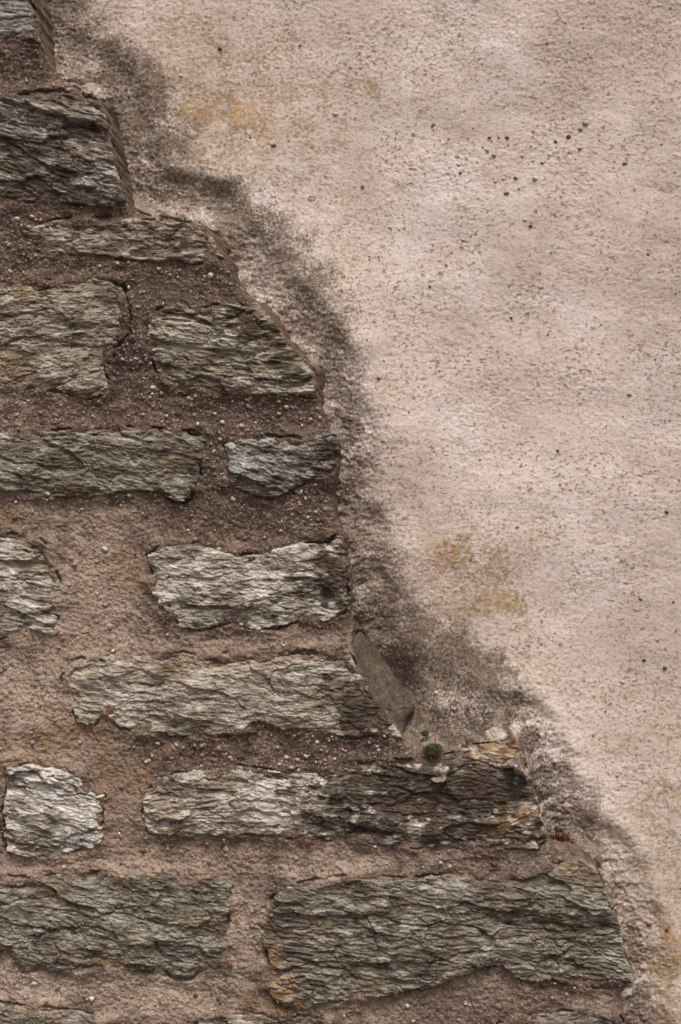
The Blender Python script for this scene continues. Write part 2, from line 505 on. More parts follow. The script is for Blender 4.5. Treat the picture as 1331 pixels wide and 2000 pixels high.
STONES = [
    # outline, tone, bedding tilt (deg, clockwise), proud (mm), side width (px), brown stains, ochre stains, relief
    dict(p=[(-250, -95), (40, -90), (60, -10), (74, 50), (78, 84), (40, 83), (0, 88), (-220, 92)], tone='cool', t=3, h=6, side=6, rel=.9,
         brown=[(78, 60, 16, .8)]),
    dict(p=[(-330, 190), (0, 186), (60, 182), (125, 180), (172, 188), (200, 200), (211, 240), (224, 310), (238, 370), (246, 392),
            (222, 403), (150, 398), (95, 391), (0, 398), (-300, 402)], tone='dusk', t=14, h=9, side=12, rel=1.5,
         brown=[(40, 300, 70, .6, 22), (130, 335, 90, .6, 22), (170, 200, 60, .6, 14), (60, 385, 90, .6, 18), (20, 230, 60, .5, 16)]),
    dict(p=[(45, 452), (88, 431), (200, 424), (300, 428), (390, 437), (412, 455), (424, 480), (436, 503), (410, 512), (330, 512),
            (250, 508), (180, 500), (100, 496), (55, 486), (70, 470)], tone='olive', t=3, h=6, side=26, rel=.9,
         brown=[(350, 470, 90, .55, 35), (420, 500, 30, .6), (210, 440, 90, .5, 16)]),
    dict(p=[(-290, 560), (0, 562), (95, 549), (180, 541), (240, 560), (255, 600), (251, 650), (226, 678), (211, 715), (212, 760), (190, 774),
            (150, 781), (120, 766), (60, 760), (0, 790), (-260, 786)], tone='olive', t=-5, h=6, side=6, rel=1.0,
         ochre=[(60, 570, 50, .4, 20), (20, 720, 30, .4)]),
    dict(p=[(290, 614), (328, 593), (352, 590), (400, 601), (470, 590), (502, 588), (532, 626), (572, 682), (612, 726), (618, 750), (615, 775),
            (560, 775), (480, 769), (420, 776), (340, 768), (330, 745), (305, 725), (300, 705), (288, 690), (290, 650)], tone='olive', t=5, h=8,
         side=23, rel=1.25, brown=[(560, 700, 70, .7, 70), (500, 640, 70, .9, 34), (420, 612, 80, .6, 14), (540, 740, 60, .55, 18), (470, 720, 80, .5, 14)]),
    dict(p=[(-310, 842), (0, 846), (150, 838), (300, 838), (395, 850), (406, 858), (396, 905), (376, 974), (360, 981), (320, 966), (270, 958),
            (230, 962), (180, 970), (100, 971), (60, 958), (0, 961), (-320, 956)], tone='moss', t=6, h=10, side=6, rel=1.0,
         brown=[(130, 905, 120, .35, 20)]),
    dict(p=[(440, 868), (470, 856), (560, 854), (606, 856), (612, 848), (652, 850), (662, 866), (656, 905), (640, 934), (600, 943), (582, 950),
            (550, 972), (490, 970), (470, 955), (445, 940), (442, 900)], tone='cool', t=12, h=9, side=6, rel=1.25,
         brown=[(640, 890, 40, .85, 60), (615, 950, 45, .8, 16)]),
    dict(p=[(-270, 1036), (0, 1045), (60, 1042), (90, 1060), (115, 1100), (118, 1150), (108, 1186), (84, 1198), (112, 1206), (110, 1240), (60, 1235),
            (0, 1250), (-280, 1246)], tone='pale', t=8, h=7, side=6, rel=1.3, brown=[(60, 1195, 60, .5, 10)], ochre=[(60, 1100, 40, .3, 14)]),
    dict(p=[(290, 1085), (310, 1065), (370, 1060), (430, 1065), (465, 1086), (520, 1078), (560, 1065), (640, 1062), (660, 1045), (672, 1055),
            (676, 1085), (680, 1130), (682, 1190), (640, 1210), (600, 1216), (510, 1230), (450, 1215), (400, 1230), (350, 1223), (344, 1205),
            (310, 1180), (290, 1150), (296, 1115)], tone='pale', t=4, h=7, side=6, rel=1.0, brown=[(655, 1120, 44, .95, 90), (590, 1150, 60, .5, 50), (600, 1205, 70, .4, 14)],
         ),
    dict(p=[(120, 1320), (140, 1290), (200, 1278), (400, 1275), (600, 1275), (682, 1272), (694, 1300), (712, 1332), (742, 1374), (770, 1415), (786, 1441),
            (740, 1437), (680, 1440), (620, 1430), (560, 1425), (505, 1407), (488, 1416), (470, 1436), (360, 1438), (270, 1430), (235, 1419),
            (205, 1394), (182, 1419), (152, 1410), (140, 1380), (125, 1345)], label='long stone with a smooth slanting flank at its right end', tone='warm', t=4, h=7, side=50, rel=.85,
         brown=[(720, 1385, 66, 1.1, 50), (725, 1345, 44, .95), (660, 1340, 50, .45, 50), (745, 1425, 40, .5, 16)], ochre=[(320, 1310, 120, .3, 18), (480, 1290, 90, .3, 12)]),
    dict(p=[(12, 1495), (60, 1489), (110, 1495), (150, 1515), (165, 1535), (200, 1550), (203, 1600), (200, 1640), (180, 1655), (150, 1660),
            (100, 1672), (50, 1672), (15, 1660), (9, 1600)], label='small pale whitish stone', tone='chalk', t=12, h=9, side=6, rel=1.35, brown=[(120, 1640, 70, .5, 12), (130, 1560, 40, .4, 12)]),
    dict(p=[(275, 1552), (320, 1521), (360, 1506), (480, 1500), (600, 1510), (640, 1503), (700, 1490), (780, 1484), (850, 1482), (905, 1464), (985, 1436),
            (1012, 1452), (1030, 1495), (1048, 1560), (1060, 1602), (1070, 1640), (1050, 1656), (950, 1661), (850, 1655), (700, 1646), (560, 1634),
            (450, 1630), (290, 1630), (280, 1592)], label='long stone, pale at its left end and stained dark brown at its right', tone='pale', t=2, h=8, side=8, rel=1.15,
         brown=[(800, 1545, 190, 1.2, 80), (930, 1530, 150, 1.1, 70), (740, 1620, 130, .9, 30), (920, 1620, 160, 1.0, 50), (1020, 1520, 50, .6, 60), (700, 1510, 60, .6, 16)],
         ochre=[(970, 1465, 60, .6, 22), (1010, 1600, 40, .45, 40), (310, 1590, 60, .25, 30)]),
    dict(p=[(-300, 1712), (0, 1715), (200, 1706), (300, 1706), (400, 1716), (456, 1726), (455, 1762), (441, 1802), (445, 1858), (440, 1878), (402, 1890),
            (370, 1910), (330, 1905), (280, 1895), (215, 1897), (100, 1895), (42, 1895), (20, 1862), (-20, 1852), (-310, 1860)], tone='moss', t=9, h=8,
         side=6, rel=1.1, ochre=[(215, 1885, 30, .5), (10, 1865, 30, .5)]),
    dict(p=[(505, 1776), (545, 1746), (560, 1726), (620, 1716), (700, 1711), (800, 1713), (900, 1708), (1000, 1700), (1070, 1690), (1100, 1680), (1132, 1673),
            (1162, 1694), (1182, 1732), (1200, 1770), (1214, 1820), (1222, 1872), (1240, 1903), (1238, 1920), (1210, 1925), (1150, 1925), (1080, 1910),
            (1030, 1922), (1005, 1910), (980, 1886), (940, 1890), (860, 1920), (760, 1943), (660, 1955), (560, 1966), (526, 1945), (530, 1900), (520, 1850),
            (510, 1810)], tone='moss', t=5, h=11, side=10, rel=1.35, brown=[(720, 1820, 90, .55, 45), (900, 1800, 150, .35, 25), (1080, 1800, 120, .45, 30),
            (660, 1730, 110, .7, 14)],
         ochre=[(545, 1930, 40, .7), (535, 1880, 22, .6, 40), (1150, 1700, 40, .25)]),
    dict(p=[(-200, 1966), (60, 1963), (100, 1970), (170, 1980), (215, 1996), (225, 2060), (200, 2120), (-200, 2130)], tone='moss', t=5, h=5, side=6, rel=1.0),
    dict(p=[(390, 1994), (430, 1984), (520, 1982), (620, 1986), (700, 1992), (740, 2020), (735, 2120), (400, 2125), (380, 2050)], tone='olive', t=3, h=4, side=6, rel=1.0),
    dict(p=[(975, 1998), (1010, 1984), (1080, 1978), (1180, 1970), (1212, 1980), (1224, 2015), (1290, 2150), (1000, 2160), (965, 2060)], tone='moss', t=3, h=6, side=8, rel=1.0),
]
TONES = {        # light, middle, dark mineral, cleaved flank
    'cool':  ((0.44, 0.415, 0.385), (0.190, 0.172, 0.150), (0.060, 0.049, 0.041), (0.10, 0.07, 0.052)),
    'dusk':  ((0.42, 0.382, 0.340), (0.150, 0.126, 0.104), (0.048, 0.036, 0.029), (0.12, 0.068, 0.045)),
    'olive': ((0.46, 0.412, 0.345), (0.220, 0.183, 0.141), (0.062, 0.047, 0.035), (0.20, 0.130, 0.084)),
    'moss':  ((0.34, 0.312, 0.262), (0.150, 0.129, 0.099), (0.050, 0.040, 0.030), (0.10, 0.08, 0.055)),
    'pale':  ((0.58, 0.535, 0.475), (0.345, 0.302, 0.252), (0.105, 0.082, 0.064), (0.20, 0.15, 0.10)),
    'warm':  ((0.51, 0.462, 0.400), (0.320, 0.275, 0.225), (0.105, 0.082, 0.063), (0.170, 0.134, 0.097)),
    'chalk': ((0.66, 0.620, 0.580), (0.440, 0.395, 0.348), (0.135, 0.107, 0.085), (0.2, 0.15, 0.1)),
}


def rough_edge(x, y):
    ids, dx, dy, ed = cells(x / 34 + .2 * pn(x / 20, y / 20, 63), y / 15, 64)
    return 3.6 * fbm(x / 42, y / 30, 50, 3) + 1.6 * pn(x / 9, y / 7, 61) + 6.0 * (RNDA[ids] - .5)


def stone_s(st, x, y):
    return sdf(st['p'], x, y) + rough_edge(x, y)


def stone_relief(st, i, x, y):
    """foliated, splintered broken face: height in mm and a lightness per splinter"""
    a = math.radians(st['t'])
    cx = sum(p[0] for p in st['p']) / len(st['p'])
    cy = sum(p[1] for p in st['p']) / len(st['p'])
    u = (x - cx) * math.cos(a) + (y - cy) * math.sin(a)
    v = -(x - cx) * math.sin(a) + (y - cy) * math.cos(a)
    q = 100 + i * 13
    sc = (1.0, 1.15, .85, .78, 1.1, .9, .8, 1.2, .85, .72, 1.15, 1.0, .8, 1.2, 1, 1, 1)[i]
    u, v = u / sc, v / (sc ** .6)
    calm = 0.45 + 0.55 * sstep(-.35, .45, fbm(u / 150, v / 75, q + 80, 2))
    # the bedding wanders
    v = v + 7 * fbm(u / 170, v / 90, q, 2) + 1.4 * pn(u / 24, v / 16, q + 5)
    u = u + 16 * pn(u / 60, v / 30, q + 6) + 5 * pn(u / 14, v / 8, q + 7)
    h = 4.0 * fbm(u / 170, v / 85, q + 1, 3)
    fac = np.zeros(x.shape, f32)
    # splinters of four sizes, each its own tilted facet
    for lu, lv, am, ti, fw, k in ((140, 52, 2.8, 1.6, .35, 1), (58, 18, 1.3, 1.3, .5, 2), (26, 7.5, 1.15, 1.2, .75, 3), (13, 4.4, 0.95, .8, .8, 4)):
        g = (0.5 + 0.5 * sstep(-.4, .4, pn(u / (lu * 1.5), v / (lv * 2), q + 60 + k))) * (calm if k > 1 else 1)
        wu = u + lu * .25 * pn(u / lu * 2.2, v / lv * 1.4, q + 70 + k)
        wv = v + lv * .35 * pn(u / lu * 1.7, v / lv * 1.5, q + 75 + k)
        ids, dx, dy, ed = cells(wu / lu, wv / lv, q + k * 3)
        off = RNDA[ids] - .5
        h = h + g * am * (off * 1.5 + ti * (RNDB[ids] - .5) * dx * 1.4 + ti * (.30 + RNDC[ids] - .5) * dy * 1.7)
        h = h - g * am * .55 * sstep(.13, .0, ed) * (RNDD[ids] > .45)
        fac = fac + fw * (RNDD[ids] * .6 + off * .6 - .3)
    # long ledges that break back underneath
    lam = 58.0
    t = v / lam + 1.1 * fbm(u / 190, v / 70, q + 30, 3)
    f = t - np.floor(t)
    g1 = sstep(0.0, 0.5, fbm(u / 110, v / 50, q + 20, 2))
    h = h + 2.8 * g1 * (np.minimum(f / 0.86, (1 - f) / 0.14) - 0.5)
    # fibres
    h = h + 0.8 * (0.5 - np.abs(pn(u / 26, v / 7.0, q + 41)) * 1.6)
    h = h + 0.75 * pn(u / 7.5, v / 3.6, q + 42) + 0.8 * fbm(u / 22, v / 16, q + 47, 3)
    fac = fac + .35 * pn(u / 26, v / 4.0, q + 43) + .4 * fbm(u / 120, v / 50, q + 44, 2)
    c = np.abs(fbm(u / 80, v / 130, q + 50, 2))
    h = h - 2.0 * sstep(0.03, 0.0, c) * sstep(0, .4, pn(u / 90, v / 90, q + 51))
    return h * st['rel'], fac


def mortar_h(x, y, su, sw):
    """su: signed distance to the nearest stone (positive inside), sw: to the wall outline"""
    h = 2.2 * fbm(x / 120, y / 90, 300, 3) + 1.1 * fbm(x / 26, y / 24, 310, 3) + 1.1 * fbm(x / 9, y / 8, 320, 3) + 0.6 * pn(x / 3.6, y / 3.6, 330)
    # pointing drawn up against the stones in places, shrunk away in others
    lap = fbm(x / 70, y / 50, 340, 2)
    h = h + sstep(-30, 2, su) * (3.0 + 5.0 * lap)
    gap = sstep(0.0, 0.45, fbm(x / 60, y / 34, 350, 2))
    h = h - 6.0 * gap * sstep(4.2, 0.8, np.abs(su + 0.8 + 1.2 * pn(x / 12, y / 12, 351)))
    h = h - 14 * sstep(12, 34, su)
    # arris: rounds off, then drops to the render behind
    swn = sw + 3.0 * pn(x / 14, y / 14, 360) + 4 * pn(x / 40, y / 40, 361)
    h = h - 5.0 * sstep(22, 0, swn) ** 2
    h = np.where(swn < 0, h + swn * 11.0, h)
    return np.maximum(h, -100)


root = empty('rubble_wall', (-0.30, 0.03, 0.0))
tag(root, 'rubble wall of grey schist stones in brown mortar, its stepped right edge standing proud', 'wall')
RO = np.array(root.location)

# ------------------------------------------------------------------ ground
gm = plain_material('trodden_earth', (0.10, 0.078, 0.060), (0.17, 0.135, 0.105), 8, 0.95)
gv = np.array([(-300, -300, 0), (300, -300, 0), (300, 300, 0), (-300, 300, 0)], f32)
gme = mesh_from('ground', gv, np.array([[0, 1, 2, 3]]), smooth=False)
gme.materials.append(gm)
gob = link(bpy.data.objects.new('ground', gme))
tag(gob, kind='structure')

# ------------------------------------------------------------------ mortar bed of the rubble wall
STEP_M = 1.75
gx = axis(-760, 1480, -12, 1262, STEP_M)
gy = axis(-420, 3010, -12, 2012, STEP_M)
X, Y = np.meshgrid(gx, gy)
sw = sdf(WALL, X, Y)
su = np.full(X.shape, -1e3, f32)
for st in STONES:
    P = np.array(st['p'])
    x0, x1, y0, y1 = P[:, 0].min() - 45, P[:, 0].max() + 45, P[:, 1].min() - 45, P[:, 1].max() + 45
    ia, ib = np.searchsorted(gx, (x0, x1))
    ja, jb = np.searchsorted(gy, (y0, y1))
    sl = (slice(ja, jb), slice(ia, ib))
    su[sl] = np.maximum(su[sl], sdf(st['p'], X[sl], Y[sl]))
near = su > -60
su[near] += rough_edge(X[near], Y[near])
H = mortar_h(X, Y, su, sw)
keep = (sw > -14) & (su < 34)
pale = blobs(X, Y, [(185, 1130, 110, .9, 150), (60, 1350, 140, 1, 110), (150, 1240, 170, .9, 70), (60, 1000, 90, .4, 40), (120, 1450, 130, .7, 60),
                    (250, 1690, 330, .85, 50), (640, 1690, 150, .75, 40), (900, 1680, 180, .35, 30), (60, 1940, 170, .9, 60), (300, 1945, 200, .9, 60),
                    (480, 1800, 60, .75, 110), (240, 1600, 60, .6, 100), (450, 1255, 220, .6, 26), (760, 1985, 160, .45, 40), (30, 1480, 60, .8, 60),
                    (900, 1940, 130, .35, 40), (330, 1700, 160, .7, 40), (40, 800, 70, .3, 30), (1150, 1955, 70, .4, 30), (850, 1440, 60, .5, 24)], 400)
och = blobs(X, Y, [(240, 1110, 70, .6, 60), (140, 1430, 110, .75, 40), (60, 1490, 100, .6, 70), (230, 1520, 90, .6, 60), (20, 1000, 60, .5, 40),
                   (220, 1385, 50, .9, 26), (540, 1960, 90, .6, 40), (370, 1960, 120, .4, 40), (380, 1470, 140, .35, 30), (100, 1690, 120, .35, 24)], 410)
gri = blobs(X, Y, [(250, 680, 50, .9, 80), (300, 560, 200, .6, 40), (500, 800, 180, .6, 40), (410, 920, 30, .8, 60), (560, 1010, 110, .6, 40), (50, 130, 60, .7, 40),
                   (30, 500, 60, .6, 30), (700, 1470, 150, .6, 30), (640, 965, 40, .8, 30), (60, 430, 90, .6, 24), (930, 1480, 90, .6, 20), (520, 1740, 50, .5, 30),
                   (230, 410, 90, .5, 16), (1000, 1690, 150, .6, 14)], 420)
mm = mortar_material()
mortar = sheet('mortar', gx, gy, H, keep, dict(pale=pale, ochre=och, grime=gri), 0.11, RO, mm, root)

# ------------------------------------------------------------------ the stones
tone_use = {}
for i, st in enumerate(STONES):
    P = np.array(st['p'], f32)
    side = st['side']
    mg = max(10, side + 8)
    x0, x1, y0, y1 = P[:, 0].min() - mg, P[:, 0].max() + mg, P[:, 1].min() - mg, P[:, 1].max() + mg
    gx = axis(x0, x1, -12, 1345, 1.5)
    gy = axis(y0, y1, -12, 2012, 1.4)
    X, Y = np.meshgrid(gx, gy)
    raw = sdf(st['p'], X, Y)
    s = raw + rough_edge(X, Y)
    dyy, dxx = np.gradient(raw, gy, gx)
    gl = np.sqrt(dxx ** 2 + dyy ** 2) + 1e-6
    nx, ny = -dxx / gl, -dyy / gl                      # outward normal on the picture
    rightw = sstep(0.25, 0.7, nx) if side > 9 else 0 * nx
    s = s * (1 - rightw) + (raw + .3 * (s - raw)) * rightw
    rel, fac = stone_relief(st, i, X, Y)
    dome = st['h'] * 0.75 + 1.5 * sstep(0, 60, raw)
    # top edges weather round, undersides break sharply
    wsh = 3 + 11 * sstep(0.0, -0.9, ny) * sstep(-.5, .5, pn(X / 60, Y / 60, 90 + i))
    sh = sstep(0, 1, np.clip(s / wsh, 0, 1))
    h = -3 + (dome + 3 + rel * (0.5 + 0.5 * sstep(0, 12, s)) * sstep(-9, 2, s)) * (0.45 + 0.55 * sh)
    lapn = sstep(-.15, .5, fbm(X / 55, Y / 40, 380, 3)) * (1 - rightw)
    h = h - 5.0 * lapn * sstep(26, 0, s)
    pw = 6 + (side - 6) * rightw * np.clip(1 + .45 * fbm(X / 36, Y / 36, 390, 2), .4, 1.5)
    if side > 30:
        pw = 6 + (side - 6) * rightw * (0.15 + 0.85 * sstep(1446, 1396, Y))
    out = np.maximum(-s, 0)
    h = np.where(s < 0, h - out * (86.0 / pw) * (1 if side < 20 else 1), h)
    if side > 20:                                      # the smooth cleaved flank of this slab
        h = np.where((s < 0) & (rightw > .5), h + 2.2 * fbm(X / 30, Y / 22, 77, 4) + .8 * fbm(X / 6, Y / 6, 78, 2), h)
    h = np.maximum(h, -96)
    keep = s > -(np.maximum(pw, 6) + 1.5)
    br = blobs(X, Y, st.get('brown', []), 500 + i, 0.6, 30)
    oc = blobs(X, Y, st.get('ochre', []), 520 + i, 0.6, 30)
    key = (st['tone'], st['t'])
    if key not in tone_use:
        lt, md, dk, fk = TONES[st['tone']]
        tone_use[key] = schist_material('schist_' + st['tone'], lt, md, dk, fk, math.radians(st['t']))
    c = W(np.array(P[:, 0].mean()), np.array(P[:, 1].mean()), np.array(0.0))
    o = sheet('stone', gx, gy, h, keep, dict(brown=br, ochre=oc, splinter=np.clip(fac, -1.5, 1.5), flank=sstep(1.0, -2.0, s) * rightw * (side > 9)), 0.10, c, tone_use[key], root)
    o.location = c - RO
    tag(o, st.get('label'))

# ------------------------------------------------------------------ the rendered wall behind
BUMPS = [(900, 1470, 110, 66, 44), (850, 1475, 50, 40, 26), (985, 1465, 40, 50, 22), (450, 462, 60, 40, 12), (350, 432, 80, 34, 10),
         (1110, 1668, 50, 20, 45), (150, 160, 60, 50, 14), (770, 1330, 60, 60, -26), (800, 1400, 26, 40, -16)]
CRACKS = [[(1052, 560), (1058, 610), (1050, 650), (1056, 700), (1048, 760)], [(880, 440), (900, 470), (930, 484), (945, 520)], [(1310, 60), (1300, 120), (1292, 178), (1276, 205), (1236, 207)], [(842, 1152), (880, 1148), (905, 1142), (930, 1130)],
          [(1000, 1405), (1030, 1436), (1052, 1450), (1066, 1482)], [(315, 225), (330, 250), (352, 262), (380, 275)]]


def plaster_eval(px, py):
    """px, py: where it shows on the face plane"""
    q = np.maximum(-sdf(EDGE + [(-3000, 3010), (-3000, -420)], px, py), -40)
    h = -78 + 5.0 * fbm(px / 420, py / 360, 600, 3)
    roll = 0.75 + 0.5 * fbm(px / 90, py / 90, 606, 2)
    h = h + 7 * roll * np.exp(-((q - 88) / 52) ** 2) + 6 * sstep(300, 60, q) * sstep(60, 100, q)
    h = h + 26 * (0.35 + 0.65 * sstep(1640, 1500, py)) * np.exp(-np.maximum(q, -20) / 17) * (0.75 + 0.6 * fbm(px / 50, py / 50, 605, 3))
    for bx, by, rx, ry, a in BUMPS:
        h = h + a * np.exp(-((px - bx) / rx) ** 2 - ((py - by) / ry) ** 2)
    near = np.exp(-np.maximum(q, 0) / 48)
    h = h + 0.5 * fbm((px + .35 * py) / 110, (py - .35 * px) / 42, 615, 3) * sstep(-.4, .4, fbm(px / 200, py / 200, 616, 2))
    r = np.clip(0.45 + 0.7 * fbm(px / 170, py / 150, 610, 2) + 0.35 * sstep(300, 0, py), 0, 1.4)
    h = h + 0.9 * fbm(px / 60, py / 40, 620, 4) * (0.5 + 3.2 * near) + 3.4 * near * fbm(px / 20, py / 16, 625, 4) + 1.0 * sstep(130, 40, q) * fbm(px / 8, py / 7, 627, 2)
    h = h + (0.20 + 0.50 * r + 0.8 * near) * (0.55 * pn(px / 12 + py / 40, py / 10, 630) + 0.75 * pn(px / 6.2 + py / 20, py / 5.2, 631) - 0.9 * sstep(.25, .75, pn(px / 7.5, py / 6.0, 632)))
    for cpts in CRACKS:
        d = line_dist(px + 3 * pn(px / 12, py / 12, 640), py + 3 * pn(px / 12, py / 12, 641), cpts)
        h = h - 1.1 * sstep(2.4, 0.5, d) * sstep(-.5, .2, pn(px / 30, py / 30, 642))
    return h, q


STEP_P = 2.0
gx = axis(-10, 2150, -10, 1400, STEP_P)
gy = axis(-420, 3010, -60, 2060, STEP_P)
X, Y = np.meshgrid(gx, gy)
Hp, q = plaster_eval(X, Y)
keep = q > -34
Hp = np.where(q < -6, Hp - (-6 - q) * 1.2, Hp)
GR = [(905, 1430, 150, 1.0, 56), (100, 20, 55, .95, 60), (150, 80, 65, .95), (225, 135, 75, .9, 60), (285, 190, 55, .9), (250, 260, 60, .9, 80), (320, 290, 60, .75), (330, 360, 80, .9, 60),
      (420, 390, 75, .9, 50), (490, 440, 65, .95, 45), (560, 500, 55, .85), (610, 570, 55, .85), (650, 650, 45, .85, 60), (662, 740, 38, .85, 70),
      (680, 830, 38, .8, 70), (688, 930, 36, .9, 70), (690, 1030, 34, .9, 70), (712, 1110, 52, .95, 70), (735, 1190, 75, 1, 70), (800, 1240, 80, 1, 60),
      (870, 1290, 90, 1, 60), (930, 1330, 85, 1, 62), (985, 1390, 60, 1, 55), (1025, 1450, 45, .95, 50), (1065, 1530, 42, .85, 60), (1105, 1600, 65, .9, 60),
      (1130, 1650, 60, .9, 45), (1190, 1740, 32, .7, 60), (1235, 1850, 26, .7, 60), (1250, 1960, 40, .8, 60), (820, 1120, 70, .3, 50), (710, 1000, 60, .35, 160),
      (900, 1110, 90, .25, 40), (860, 60, 200, .12, 50), (1250, 60, 120, .2, 80), (930, 110, 70, .2, 26)]
BK = [(890, 1412, 130, 1.15, 50), (1015, 1440, 50, 1.0, 50), (1050, 1530, 34, .8, 90), (1085, 1610, 34, .6, 50), (870, 1320, 50, .9, 32), (905, 1345, 55, .9, 30), (800, 1270, 40, .6), (730, 1200, 36, .8, 30), (140, 60, 40, .6), (490, 450, 30, .7, 22), (440, 420, 60, .4, 24), (200, 250, 60, .6, 120), (300, 370, 60, .6, 40), (180, 110, 60, .45, 50),  # leading patches darken the ledge colour, offsetting the strong light from above
      (250, 170, 40, .4), (650, 690, 14, .6, 50), (670, 960, 16, .7, 60), (690, 1120, 16, .7, 60), (560, 590, 20, .4, 60), (980, 1405, 40, .5, 16), (1065, 1535, 22, .4, 40),
      (860, 1455, 40, .6, 10), (260, 330, 30, .5, 60), (600, 660, 26, .5, 50), (930, 1460, 40, .5, 8)]
OC = [(440, 210, 260, .62, 230), (900, 1120, 240, .5, 150), (1300, 1650, 120, .55, 340), (1000, 1300, 220, .34, 220), (680, 520, 120, .42, 240), (760, 140, 200, .36, 140), (400, 215, 100, .95, 42), (470, 235, 70, .8, 36), (330, 160, 60, .7, 40), (395, 310, 70, .8, 40), (440, 335, 60, .5), (560, 400, 70, .45, 60), (330, 60, 110, .35, 60),
      (520, 180, 90, .35, 60), (890, 1085, 80, .9, 46), (960, 1120, 90, .75, 50), (975, 1170, 70, .9, 40), (880, 1205, 70, .65, 40), (800, 1030, 70, .4, 60),
      (730, 170, 24, .8, 24), (1290, 1570, 80, .6, 90), (1290, 1860, 70, .9, 80), (1230, 1650, 60, .4, 60), (745, 745, 30, .5), (700, 610, 50, .5, 60), (1300, 1450, 60, .4, 60),
      (760, 1330, 40, .6, 60), (850, 1400, 40, .7, 30), (980, 1330, 50, .3), (1120, 1480, 90, .25, 50), (1030, 1240, 60, .25), (1310, 1960, 60, .7, 60), (240, 20, 60, .4, 60)]
OG = [(882, 1070, 22, .72, 34), (862, 1100, 22, .65, 18), (410, 225, 50, .5, 14), (478, 232, 30, .6, 16), (560, 388, 24, .5, 14), (836, 1397, 22, .8, 18), (1300, 1850, 30, .5, 30),
      (724, 168, 12, .8, 14), (470, 210, 16, .6)]
DULL = [(700, -20, 700, .55, 130), (1250, 80, 260, .7, 200), (1000, 170, 300, .5, 90), (1340, 500, 120, .6, 500), (1060, 420, 200, .45, 110), (1330, 1250, 160, .55, 400), (1280, 1850, 240, .8, 300),
      (780, 900, 70, .4, 200), (960, 1150, 180, .35, 120), (450, 230, 200, .5, 160), (1150, 1300, 120, .25, 80)]
PL = [(500, 500, 46, .9, 34), (440, 440, 50, .7, 16), (470, 470, 36, .9, 24), (540, 560, 30, .6, 40), (795, 1385, 34, .8, 40), (825, 1420, 30, .5, 12), (965, 1405, 40, .4, 10),
      (740, 1240, 40, .6, 14), (890, 1420, 60, .4, 20), (330, 415, 60, .4, 10), (130, 110, 40, .25), (190, 170, 40, .3, 16), (360, 268, 50, .4, 16), (620, 640, 24, .4, 40)]
BAND = [(150, -60), (190, 20), (270, 80), (338, 150), (352, 220), (400, 320), (480, 372), (570, 430), (625, 515), (676, 600), (706, 690), (722, 780), (722, 870), (732, 960),
        (742, 1040), (792, 1100), (835, 1180), (915, 1245), (1000, 1310), (1030, 1385), (1064, 1470), (1118, 1560), (1168, 1640), (1200, 1705), (1250, 1810), (1266, 1900),
        (1280, 2010), (1360, 2200)]
bs = sdf(BAND + [(200, 2200), (-400, -60)], X, Y)
film = 0.88 * sstep(-42, 46, bs + 22 * fbm(X / 60, Y / 60, 750, 4)) * (0.80 + 0.42 * fbm(X / 70, Y / 70, 755, 3))
pa = dict(grime=np.maximum(film, blobs(X, Y, GR, 700, 0.5, 42)), black=0.8 * blobs(X, Y, BK, 710, 0.7, 24), ochre=blobs(X, Y, OC, 720, 0.75, 50), orange=blobs(X, Y, OG, 730, 0.7, 20),
          pale=blobs(X, Y, PL, 740, 0.7, 22),
          dull=0.75 * blobs(X, Y, DULL, 760, 0.6, 140))
# carry each point back along its line of sight so the stains sit at the wall's own depth
kf = (1 + np.clip(78.0, 0, 99) * 0.001 / DIST)
gxw, gyw = (gx - CX) * kf + CX, (gy - CY) * kf + CY
pm = plaster_material()
PO = np.array((0.6, 0.08, 0.0))
plaster = sheet('rendered_wall', gxw, gyw, Hp, keep, pa, 0.40, PO, pm, None)
plaster.location = PO
tag(plaster, 'pinkish beige rendered wall behind the stones, stained ochre and sooty grey', 'wall')

# ------------------------------------------------------------------ grit and pebbles
ph = (1 + 5 ** .5) / 2
ICO = np.array([(-1, ph, 0), (1, ph, 0), (-1, -ph, 0), (1, -ph, 0), (0, -1, ph), (0, 1, ph), (0, -1, -ph), (0, 1, -ph), (ph, 0, -1), (ph, 0, 1), (-ph, 0, -1), (-ph, 0, 1)], f32)
ICO /= np.linalg.norm(ICO[0])
ICF = np.array([(0, 11, 5), (0, 5, 1), (0, 1, 7), (0, 7, 10), (0, 10, 11), (1, 5, 9), (5, 11, 4), (11, 10, 2), (10, 7, 6), (7, 1, 8), (3, 9, 4), (3, 4, 2), (3, 2, 6), (3, 6, 8),
                (3, 8, 9), (4, 9, 5), (2, 4, 11), (6, 2, 10), (8, 6, 7), (9, 8, 1)])
GC = np.array([(.55, .47, .41), (.42, .33, .28), (.33, .25, .21), (.40, .24, .17), (.22, .17, .15), (.07, .055, .05), (.62, .57, .52), (.36, .20, .10), (.30, .28, .25)], f32)
GW = np.array([.06, .17, .27, .10, .22, .09, .02, .03, .04])
GW = GW / GW.sum()


def grains(name, co, r, rs, mat, parent, origin, weights=GW):
    n = len(co)
    base = ICO[None] * (1 + 0.28 * rs.randn(n, 12, 1).clip(-1.5, 1.5)) * (r[:, None, None])
    base = base * (0.75 + 0.5 * rs.rand(n, 1, 3))
    v = base + co[:, None, :]
    fcs = (ICF[None] + (np.arange(n) * 12)[:, None, None]).reshape(-1, 3)
    cols = GC[rs.choice(len(GC), n, p=weights)] * (0.8 + 0.4 * rs.rand(n, 1))
    cols = np.concatenate([cols, np.ones((n, 1))], 1)
    cols = np.repeat(cols, 12, 0)
    me = mesh_from(name, v.reshape(-1, 3) - origin, fcs, None, True, cols)
    me.materials.append(mat)
    o = link(bpy.data.objects.new(name, me), parent)
    o['kind'] = 'stuff'
    return o


